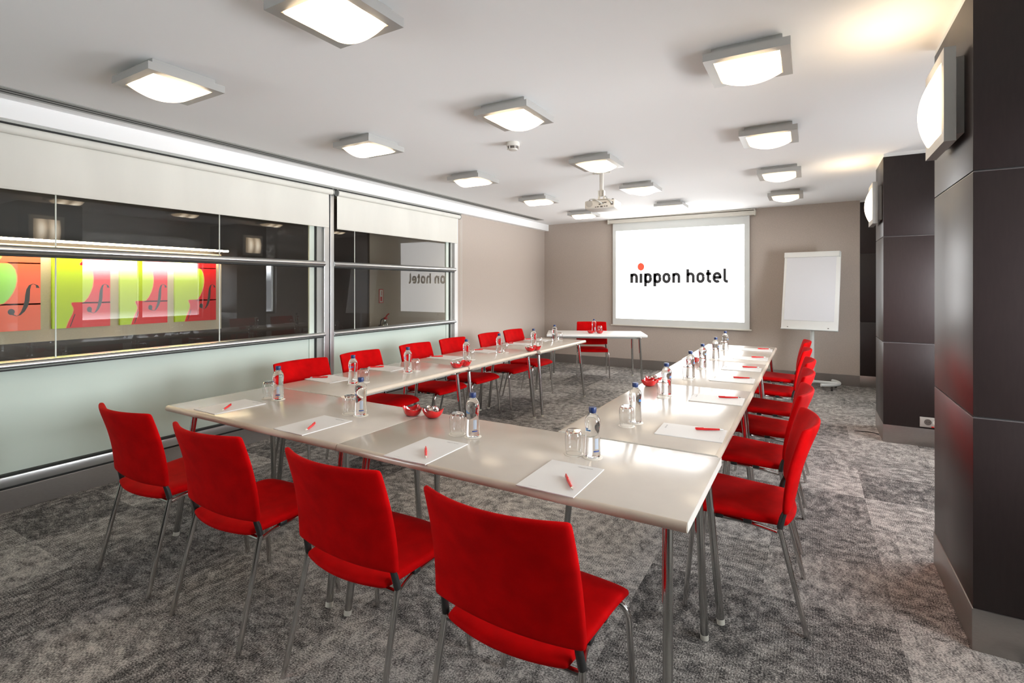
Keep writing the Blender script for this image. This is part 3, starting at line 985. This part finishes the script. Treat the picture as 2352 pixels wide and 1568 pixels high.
def side_table(label, x0, x1, y0, y1, inner, rot=0.0):
    """along y; local x -> world y after the quarter turn, local y -> world -x"""
    cx, cy = (x0 + x1) / 2, (y0 + y1) / 2
    h, w = (y1 - y0) / 2, (x1 - x0) / 2
    L = []
    for sx in (-1, 1):
        for sy in (-1, 1):
            L.append((sx * (h - 0.085), sy * (w - 0.07), sx * (h - 0.055), sy * (w - 0.004)))
    make_table(label, cx, cy, y1 - y0, x1 - x0, PI / 2 + rot, L)


side_table('beige meeting table nearest in the row along the glazed wall', -3.450, -2.700, 2.376, 3.838, 1)
side_table('beige meeting table in the middle of the row along the glazed wall', -3.435, -2.690, 3.843, 5.172, 1)
side_table('beige meeting table farthest in the row along the glazed wall', -3.390, -2.645, 5.190, 6.520, 1, math.radians(-0.7))
side_table('beige meeting table nearest in the row beside the pillars', -1.122, -0.342, 2.376, 3.930, -1)
side_table('beige meeting table in the middle of the row beside the pillars', -1.130, -0.345, 3.935, 5.350, -1)
side_table('beige meeting table farthest in the row beside the pillars', -1.140, -0.348, 5.355, 6.886, -1)
make_table('white presenter table standing alone by the back wall', -3.007, 7.825, 1.537, 0.78, math.radians(24),
           [(-0.68, -0.31, -0.71, -0.29), (0.66, -0.31, 0.70, -0.29), (-0.66, 0.30, -0.68, 0.32), (0.62, 0.30, 0.63, 0.32)], tz=0.74, top='desk_top', edge='desk_top')


# ------------------------------------------------------------------ chairs
def make_chair(label):
    t = thing('meeting_chair', label, 'chair', (0, 0, 0), 0, 'red meeting chairs')
    # backrest: a padded shell, hollow towards the sitter
    nx, nz = 12, 10
    mb = MB()

    def back(u, v, s):
        hw = 0.262 - 0.013 * v
        x = u * hw
        z = 0.508 - 0.008 * (1 - u * u) * (1 - v) ** 2 + 0.377 * v
        y = -0.170 - 0.075 * v ** 1.2 + 0.012 * math.sin(PI * v) - (0.026 + 0.036 * v) * (1 - u * u)
        e = min(1.0, (1 - abs(u)) * 7, v * 9, (1 - v) * 9) if True else 1
        th = 0.0085 + 0.0105 * max(0.0, e) ** 0.5
        return Vector((x, y + s * th, z))
    us = [-1 + 2 * k / nx for k in range(nx + 1)]
    us = [-1, -0.965] + us[1:-1] + [0.965, 1]
    vs = [0, 0.03] + [k / nz for k in range(1, nz)] + [0.97, 1]
    G = {}
    for s in (-1, 1):
        for i, u in enumerate(us):
            for j, v in enumerate(vs):
                p_ = back(u, v, s)
                # round the four corners
                if i in (0, len(us) - 1) and j in (0, len(vs) - 1):
                    p_.x *= 0.985
                    p_.z += 0.005 if j == 0 else -0.005
                G[s, i, j] = mb.bm.verts.new(p_)
    I, J = len(us) - 1, len(vs) - 1
    for i in range(I):
        for j in range(J):
            mb.bm.faces.new((G[1, i, j], G[1, i, j + 1], G[1, i + 1, j + 1], G[1, i + 1, j]))
            mb.bm.faces.new((G[-1, i, j], G[-1, i + 1, j], G[-1, i + 1, j + 1], G[-1, i, j + 1]))
    for i in range(I):
        for j in (0, J):
            mb.bm.faces.new((G[1, i, j], G[1, i + 1, j], G[-1, i + 1, j], G[-1, i, j]))
    for j in range(J):
        for i in (0, I):
            mb.bm.faces.new((G[1, i, j], G[1, i, j + 1], G[-1, i, j + 1], G[-1, i, j]))
    bk = mb.build('backrest', M['velvet'], t, 180)
    sm = bk.modifiers.new('soft', 'SUBSURF')
    sm.levels = sm.render_levels = 1
    # seat with a waterfall front
    mb = MB()
    us = [-1, -0.96] + [-0.8 + 0.2 * k for k in range(9)] + [0.96, 1]
    vs = [0, 0.03, 0.1, 0.25, 0.4, 0.55, 0.7, 0.8, 0.88, 0.94, 0.98, 1.0]
    G = {}

    def seat(u, v, s):
        hw = 0.208 + 0.042 * v
        x = u * hw * (1 - 0.05 * max(0, v - 0.85) / 0.15)
        y = -0.180 + 0.440 * v - 0.040 * (1 - u * u) * (1 - v) ** 2 + 0.018 * (1 - u * u) * v
        z = 0.462 - 0.012 * (1 - u * u) * math.sin(PI * min(1, v * 1.05)) + 0.026 * v - 0.034 * max(0, (v - 0.72) / 0.28) ** 2 + 0.006 * (1 - v) ** 3
        e = max(0.0, min(1.0, (1 - abs(u)) * 8, v * 10, (1 - v) * 10))
        th = 0.008 + 0.014 * e ** 0.5
        return Vector((x, y, z + (th if s > 0 else -th * 1.25) - 0.014))
    for s in (-1, 1):
        for i, u in enumerate(us):
            for j, v in enumerate(vs):
                G[s, i, j] = mb.bm.verts.new(seat(u, v, s))
    I, J = len(us) - 1, len(vs) - 1
    for i in range(I):
        for j in range(J):
            mb.bm.faces.new((G[1, i, j], G[1, i, j + 1], G[1, i + 1, j + 1], G[1, i + 1, j]))
            mb.bm.faces.new((G[-1, i, j], G[-1, i + 1, j], G[-1, i + 1, j + 1], G[-1, i, j + 1]))
    for i in range(I):
        for j in (0, J):
            mb.bm.faces.new((G[1, i, j], G[1, i + 1, j], G[-1, i + 1, j], G[-1, i, j]))
    for j in range(J):
        for i in (0, I):
            mb.bm.faces.new((G[1, i, j], G[1, i, j + 1], G[-1, i, j + 1], G[-1, i, j]))
    st = mb.build('seat', M['velvet'], t, 180)
    sm = st.modifiers.new('soft', 'SUBSURF')
    sm.levels = sm.render_levels = 1
    r = 0.0112
    for s in (-1, 1):
        MB().tube(bend([(s * 0.266, 0.245, 0.0), (s * 0.250, 0.205, 0.432), (s * 0.10, 0.190, 0.440), (s * 0.04, 0.190, 0.440)], 0.055, 8), r, 12).build('leg', M['chrome'], t)
        MB().tube([(s * 0.252, -0.255, 0.0), (s * 0.240, -0.150, 0.440)], r, 12).build('leg', M['chrome'], t)
        MB().tube(bend([(s * 0.15, 0.190, 0.440), (s * 0.205, 0.13, 0.432), (s * 0.205, -0.05, 0.424), (s * 0.236, -0.142, 0.420)], 0.05, 6), r * 0.80, 10).build('side_rail', M['chrome'], t)
        MB().tube([(s * 0.240, -0.150, 0.440), (s * 0.236, -0.160, 0.485), (s * 0.232, -0.176, 0.530)], [r * 1.12, r * 1.12, r * 0.7], 12).build('back_upright', M['black'], t)
        for y in (-0.02, 0.10):
            MB().box((s * 0.203, y, 0.434), (0.03, 0.035, 0.020), bevel=0.004).build('seat_clip', M['black'], t)
    MB().tube([(-0.236, -0.150, 0.424), (0.236, -0.150, 0.424)], r * 0.86, 10).build('cross_bar', M['chrome'], t)
    MB().tube([(-0.045, 0.190, 0.440), (0.045, 0.190, 0.440)], r, 12).build('cross_bar', M['chrome'], t)
    return t


chair0 = [None]


def chair(x, y, rz, label):
    if chair0[0] is None:
        chair0[0] = make_chair(label)
        chair0[0].location = (x, y, 0)
        chair0[0].rotation_euler = (0, 0, rz)
        return
    dup(chair0[0], (x, y, 0), rz, label)


R_ = math.radians
NEAR = ['leftmost', 'second from left', 'third from left', 'rightmost']
for (x, y, a, w) in zip((-3.000, -2.262, -1.487, -0.783), (1.490, 1.487, 1.50, 1.475), (R_(0.5), R_(0.5), R_(-1), R_(-1)), NEAR):
    chair(x, y, a, 'red chair at the near tables seen from behind, %s of four' % w)
ORD6 = ['nearest', 'second', 'third', 'fourth', 'fifth', 'farthest']
LY = (2.757, 3.42, 4.18, 4.83, 5.587, 6.20)
RY = (2.755, 3.54, 4.24, 4.93, 5.76, 6.58)
for i, y in enumerate(LY):
    chair(-3.385 + (0.02 if i > 3 else 0), y, -PI / 2 + R_((-3, 2, 1, 0, 0, -1)[i]), 'red chair facing right, %s in the row along the glazed wall' % ORD6[i])
for i, y in enumerate(RY):
    chair(-0.275 + (0, -0.02, -0.01, 0, -0.025, -0.03)[i], y, PI / 2 + R_((2, -1, 0, 1, 0, 1)[i]), 'red chair facing left, %s in the row beside the pillars' % ORD6[i])
chair(-3.14, 8.03, R_(204.5), 'red chair facing the viewer, alone behind the white presenter table')


# ------------------------------------------------------------------ place settings
K = 0.9737                                      # brings points read at the height 0.742 to the table's own height
Z0 = TZ


def text_mesh(body, size):
    cu = bpy.data.curves.new('text', 'FONT')
    cu.body = body
    cu.size = size
    cu.align_x = 'CENTER'
    ob = bpy.data.objects.new('text', cu)
    COL.objects.link(ob)
    dg = bpy.context.evaluated_depsgraph_get()
    me = bpy.data.meshes.new_from_object(ob.evaluated_get(dg))
    bpy.data.objects.remove(ob)
    return me


def make_pad(label):
    t = MB().b2(-0.115, 0.115, -0.158, 0.158, 0, 0.004, bevel=0.0006).build('notepad', M['paper'], None, 0)
    tag(t, label, 'notepad', 'white notepads at the seats')
    me = text_mesh('nippon hotel', 0.0125)
    me.materials.clear()
    me.materials.append(M['ink'])
    h = bpy.data.objects.new('header_print', me)
    COL.objects.link(h)
    h.parent = t
    h.location = (0.045, 0.128, 0.0043)
    MB().b2(-0.07, -0.035, -0.1405, -0.1395, 0.0041, 0.0043).build('footer_line', M['socket'], t, 0)
    return t


def make_pen(label):
    """lies along x, tip towards +x, z = 0 on the paper"""
    t = thing('ballpoint_pen', label, 'pen', group='red pens on the notepads')
    z = 0.0062
    MB().tube([(-0.066, 0, z), (-0.062, 0, z), (-0.02, 0, z), (0.03, 0, z), (0.052, 0, z)], [0.0035, 0.0052, 0.0062, 0.0052, 0.0046], 12).build('barrel', M['pen_red'], t)
    MB().tube([(0.052, 0, z), (0.064, 0, z), (0.072, 0, z - 0.001)], [0.0046, 0.0036, 0.001], 12).build('tip', M['pen_tip'], t)
    MB().box((-0.046, 0, z + 0.0068), (0.040, 0.0050, 0.0022), bevel=0.0008).box((-0.065, 0, z + 0.004), (0.006, 0.005, 0.007), bevel=0.0008).build('clip', M['pen_red'], t)
    return t


def make_bottle(label):
    t = thing('water_bottle', label, 'bottle', group='water bottles at the seats')
    prof = [(0.010, 0.006), (0.022, 0.003), (0.0285, 0.0015), (0.0322, 0.006), (0.0332, 0.018), (0.0325, 0.05), (0.0305, 0.085), (0.0300, 0.105), (0.0318, 0.125),
            (0.0338, 0.143), (0.0335, 0.155), (0.0300, 0.168), (0.0235, 0.179), (0.0165, 0.188), (0.0135, 0.194), (0.0130, 0.201)]
    MB().lathe(prof, 36).build('bottle_body', M['water'], t, 60)
    cap = MB().lathe([(0.0155, 0.1965), (0.0162, 0.199), (0.0162, 0.213), (0.0150, 0.2155)], 28, mod=lambda a, z: 1 + 0.012 * math.cos(a * 28)).build('cap', M['cap_blue'], t)
    MB().lathe([(0.0150, 0.1915), (0.0150, 0.1955)], 28).build('neck_ring', M['cap_blue'], t)

    def patch(a0, a1, z0, z1, r, mat, name, n=8):
        mb = MB()
        A = [math.radians(a0 + (a1 - a0) * k / n) for k in range(n + 1)]
        mb.loft([[(r * math.cos(a), r * math.sin(a), z0) for a in A], [(r * math.cos(a), r * math.sin(a), z1) for a in A]], False, False, closed=False)
        return mb.build(name, mat, t, 60)
    patch(-130, -85, 0.118, 0.1235, 0.0325, M['print_blue'], 'name_print')
    patch(-130, -105, 0.1255, 0.1300, 0.0330, M['print_blue'], 'name_print')
    patch(-62, -15, 0.030, 0.036, 0.0334, M['print_navy'], 'barcode_print')
    patch(-52, -22, 0.042, 0.088, 0.0334, M['print_pale'], 'label_print')
    return t


def make_glass(label):
    t = thing('tumbler', label, 'glass', group='upturned tumblers at the seats')
    prof = [(0.0345, 0.001), (0.0360, 0.02), (0.0385, 0.05), (0.0390, 0.068), (0.0375, 0.085), (0.0345, 0.097), (0.0295, 0.105), (0.0270, 0.106)]
    MB().lathe(prof, 48, cap0=False, mod=lambda a, z: 1 + (0.018 * abs(math.cos(a * 8)) if 0.004 < z < 0.09 else 0)).build('tumbler_wall', M['tumbler'], t, 60)
    MB().lathe([(0.0350, 0.0), (0.0350, 0.003), (0.0335, 0.003), (0.0335, 0.0), (0.0350, 0.0)], 48, cap0=False, cap1=False).build('rim', M['tumbler'], t)
    mb = MB()
    for k in range(9):                          # brown print round the base, in short dashes
        a0 = 2 * PI * k / 9
        A = [a0 + 0.42 * q / 4 for q in range(5)]
        mb.loft([[(0.0330 * math.cos(a), 0.0330 * math.sin(a), 0.0965) for a in A], [(0.0308 * math.cos(a), 0.0308 * math.sin(a), 0.1010) for a in A]], False, False, closed=False)
    mb.build('base_print', M['print_brown'], t)
    MB().lathe([(0.0275, 0.099), (0.0275, 0.1035)], 32).build('thick_base', M['tumbler'], t)
    return t


def make_coaster(label, r=0.0425):
    t = MB().lathe([(r * 0.985, 0), (r, 0.0004), (r, 0.0012), (r * 0.985, 0.0016)], 40, mod=lambda a, z: 1 + 0.008 * math.cos(a * 20)).build('coaster', M['coaster'], None)
    return tag(t, label, 'coaster', 'round paper coasters')


protos = {}


def place(kind, loc, rz, label):
    if kind not in protos:
        ob = {'pad': make_pad, 'pen': make_pen, 'bottle': make_bottle, 'glass': make_glass, 'coaster': make_coaster}[kind](label)
        ob.location = loc
        ob.rotation_euler = (0, 0, rz)
        protos[kind] = ob
        return ob
    return dup(protos[kind], loc, rz, label)


CO = 0.0016
PADT = 0.004


def setting(seat, bottle, glass, pad, padrz, tip, tail):
    bx, by = bottle[0] * K, bottle[1] * K
    place('bottle', (bx, by, Z0 + CO), padrz, 'blue-capped water bottle, ' + seat)
    place('coaster', (bx, by, Z0), 0.0, 'round coaster under the water bottle, ' + seat)
    if glass:
        gx, gy = glass[0] * K, glass[1] * K
        d = math.hypot(gx - bx, gy - by)
        if d < 0.0875:                          # side by side, not inside one another
            q = 0.0875 / max(d, 1e-4)
            gx, gy = bx + (gx - bx) * q, by + (gy - by) * q
        place('glass', (gx, gy, Z0 + CO), padrz + 0.3, 'upturned clear tumbler, ' + seat)
        place('coaster', (gx, gy, Z0), 0.4, 'round coaster under the tumbler, ' + seat)
    if pad:
        place('pad', (pad[0] * K, pad[1] * K, Z0), padrz, 'white notepad, ' + seat)
    if tip:
        mx_, my_ = (tip[0] + tail[0]) / 2 * K, (tip[1] + tail[1]) / 2 * K
        place('pen', (mx_, my_, Z0 + PADT), math.atan2(tip[1] - tail[1], tip[0] - tail[0]), 'red pen on the notepad, ' + seat)


fs = ['leftmost seat of the near side', 'second seat from left on the near side', 'third seat from left on the near side', 'rightmost seat of the near side']
fb = [(-3.073, 2.165), (-2.277, 2.143), (-1.47, 2.126), (-0.835, 2.139)]
fg = [(-3.171, 2.162), (-2.365, 2.139), (-1.563, 2.121), (-0.918, 2.138)]
fp = [(-3.147, 1.885), (-2.340, 1.865), (-1.531, 1.845), (-0.852, 1.850)]
ft = [((-3.052, 1.768), (-3.173, 1.912)), ((-2.25, 1.737), (-2.346, 1.884)), ((-1.436, 1.721), (-1.551, 1.859)), ((-0.747, 1.726), (-0.845, 1.867))]
for i in range(4):
    setting(fs[i], fb[i], fg[i], fp[i], R_((-1.5, -1.0, 1.0, 0.5)[i]), *ft[i])

lb = [(-3.062, 2.802), (-3.048, 3.411), (-2.993, 4.214), (-3.032, 4.905), (-2.998, 5.669), (-3.044, 6.376)]
lg = [(-3.035, 2.890), (-3.042, 3.505), (-3.012, 4.325), (-3.008, 4.998), (-2.965, 5.760), (-3.010, 6.466)]
lp = [(-3.380, 2.845), (-3.375, 3.475), (-3.335, 4.320), (-3.310, 4.960), (-3.300, 5.800), (-3.300, 6.365)]
lt = [((-3.543, 2.785), (-3.421, 2.867)), ((-3.525, 3.406), (-3.415, 3.501)), ((-3.499, 4.254), (-3.378, 4.336)), ((-3.44, 4.94), (-3.33, 5.03)), ((-3.46, 5.70), (-3.369, 5.795)), ((-3.47, 6.30), (-3.386, 6.387))]
for i in range(6):
    setting('%s seat along the glazed wall' % ORD6[i], lb[i], lg[i], lp[i], -PI / 2 + R_((-4, 3, 2, 2, 3, 2)[i]), *lt[i])

rb = [(-0.841, 2.798), (-0.867, 3.619), (-0.856, 4.388), (-0.864, 4.982), (-0.856, 5.687), (-0.874, 6.515)]
rg = [(-0.862, 2.708), (-0.869, 3.532), (-0.860, 4.300), (-0.862, 4.894), (-0.862, 5.598), (-0.876, 6.426)]
rp = [(-0.535, 2.755), (-0.540, 3.632), (-0.547, 4.454), (-0.545, 5.088), (-0.541, 5.860), (-0.548, 6.696)]
rt = [((-0.386, 2.891), (-0.532, 2.796)), ((-0.397, 3.766), (-0.547, 3.678)), ((-0.411, 4.602), (-0.55, 4.529)), ((-0.409, 5.238), (-0.548, 5.157)), ((-0.409, 6.011), (-0.539, 5.922)), ((-0.413, 6.824), (-0.546, 6.746))]
rt = [((a[0], a[1] - 0.03), (b[0], b[1] - 0.0)) for a, b in rt]
for i in range(6):
    setting('%s seat beside the pillars' % ORD6[i], rb[i], rg[i], rp[i], PI / 2 + R_(2), *rt[i])

# presenter's bottle and tumbler
DZ = 0.74
place('bottle', (-3.045, 7.86, DZ + CO), 0, 'blue-capped water bottle on the white presenter table')
place('coaster', (-3.045, 7.86, DZ), 0, 'round coaster under the bottle on the white presenter table')
place('glass', (-2.965, 7.915, DZ + CO), 0, 'upturned clear tumbler on the white presenter table')
place('coaster', (-2.965, 7.915, DZ), 0, 'round coaster under the tumbler on the white presenter table')


# ------------------------------------------------------------------ red bowls and wrapped sweets
def make_bowl(label):
    """a square dish with four drawn-up corners"""
    n = 48
    R = 0.050

    def pt(a, t, off):
        c4 = abs(math.cos(2 * a)) ** 3            # 1 at the corners
        r = (0.022 + (R - 0.022) * math.sin(t * PI / 2) ** 0.9) * (1 + 0.24 * c4 * t ** 2)
        z = 0.038 * t ** 1.7 + 0.012 * c4 * t ** 3
        return Vector(((r - off) * math.cos(a), (r - off) * math.sin(a), z + off * (1.2 - t)))
    ts = [k / 8 for k in range(9)]
    rings = [[pt(2 * PI * k / n, t, 0) for k in range(n)] for t in ts] + [[pt(2 * PI * k / n, t, 0.0032) for k in range(n)] for t in reversed(ts)]
    ob = MB().loft(rings).build('sweet_bowl', M['bowl'], None, 70)
    return tag(ob, label, 'bowl', 'red square bowls')


def make_sweet(label):
    mb = MB().lathe([(0.002, -0.016), (0.009, -0.019), (0.0045, -0.011), (0.008, -0.007), (0.0095, 0.0), (0.008, 0.007), (0.0045, 0.011), (0.009, 0.019), (0.002, 0.016)], 10,
                    mod=lambda a, z: 1 + 0.22 * math.cos(a * 5 + z * 300))
    bmesh.ops.rotate(mb.bm, cent=(0, 0, 0), matrix=Matrix.Rotation(PI / 2, 3, 'Y'), verts=mb.bm.verts)
    ob = mb.build('wrapped_sweet', M['foil'], None, 30)
    return tag(ob, label, 'sweet')


bowls = [  # x, y, table height, turn, label, sweets
    (-2.016 * K, 2.296 * K, TZ, 0.2, 'red bowl, left of two at the inner edge of the near tables', 0),
    (-1.885 * K, 2.322 * K, TZ, 0.5, 'red bowl of foil sweets, right of two at the near tables', 11),
    (-2.835 * K, 3.839 * K, TZ, 0.3, 'red bowl of foil sweets, left of two at the nearer seam by the glass', 9),
    (-2.823 * K, 3.955 * K, TZ, 0.9, 'red bowl, right of two at the nearer seam of the glazed side row', 0),
    (-2.810 * K, 5.235 * K, TZ, 0.4, 'red bowl of foil sweets, left of two at the farther seam by the glass', 8),
    (-2.797 * K, 5.355 * K, TZ, 0.8, 'red bowl, right of two at the farther seam of the glazed side row', 0),
    (-1.060 * K, 3.880 * K, TZ, 0.7, 'red bowl in front of another at the nearer seam beside the pillars', 0),
    (-1.060 * K, 4.010 * K, TZ, 0.1, 'red bowl of foil sweets behind another at the nearer seam beside the pillars', 9),
    (-1.000 * K, 5.330 * K, TZ, 0.75, 'red bowl behind the third bottle of the row beside the pillars', 0),
    (-3.030, 7.690, DZ, 0.6, 'red bowl, left of two on the white presenter table', 0),
    (-2.905, 7.745, DZ, 0.3, 'red bowl, right of two on the white presenter table', 0),
]
b0 = s0 = None
rnd = random.Random(11)
for (x, y, z, rz, lab, ns) in bowls:
    if b0 is None:
        b0 = make_bowl(lab)
        b0.location = (x, y, z)
        b0.rotation_euler = (0, 0, rz)
    else:
        dup(b0, (x, y, z), rz, lab)
    where = {11: 'at the near tables', 8: 'at the farther seam of the glazed side row'}.get(ns, 'at the nearer seam of the glazed side row' if x < -2 else 'at the nearer seam beside the pillars')
    for k in range(ns):
        ring = 0 if k < 3 else 1
        a = k * 2.4 + rz
        rr = (0.006, 0.021)[k % 2] if k > 2 else 0.012
        loc = (x + rr * math.cos(a), y + rr * math.sin(a), z + 0.020 + 0.0034 * k)
        slab = 'foil-wrapped sweet heaped in the red bowl ' + where
        rot = (rnd.uniform(-0.5, 0.5), rnd.uniform(-0.6, 0.6), rnd.uniform(0, PI))
        if s0 is None:
            s0 = make_sweet(slab)
            s0.location = loc
            s0.rotation_euler = rot
            s0['group'] = 'sweets in the bowl ' + where
        else:
            dup(s0, loc, None, slab, 'sweets in the bowl ' + where, rot=rot)
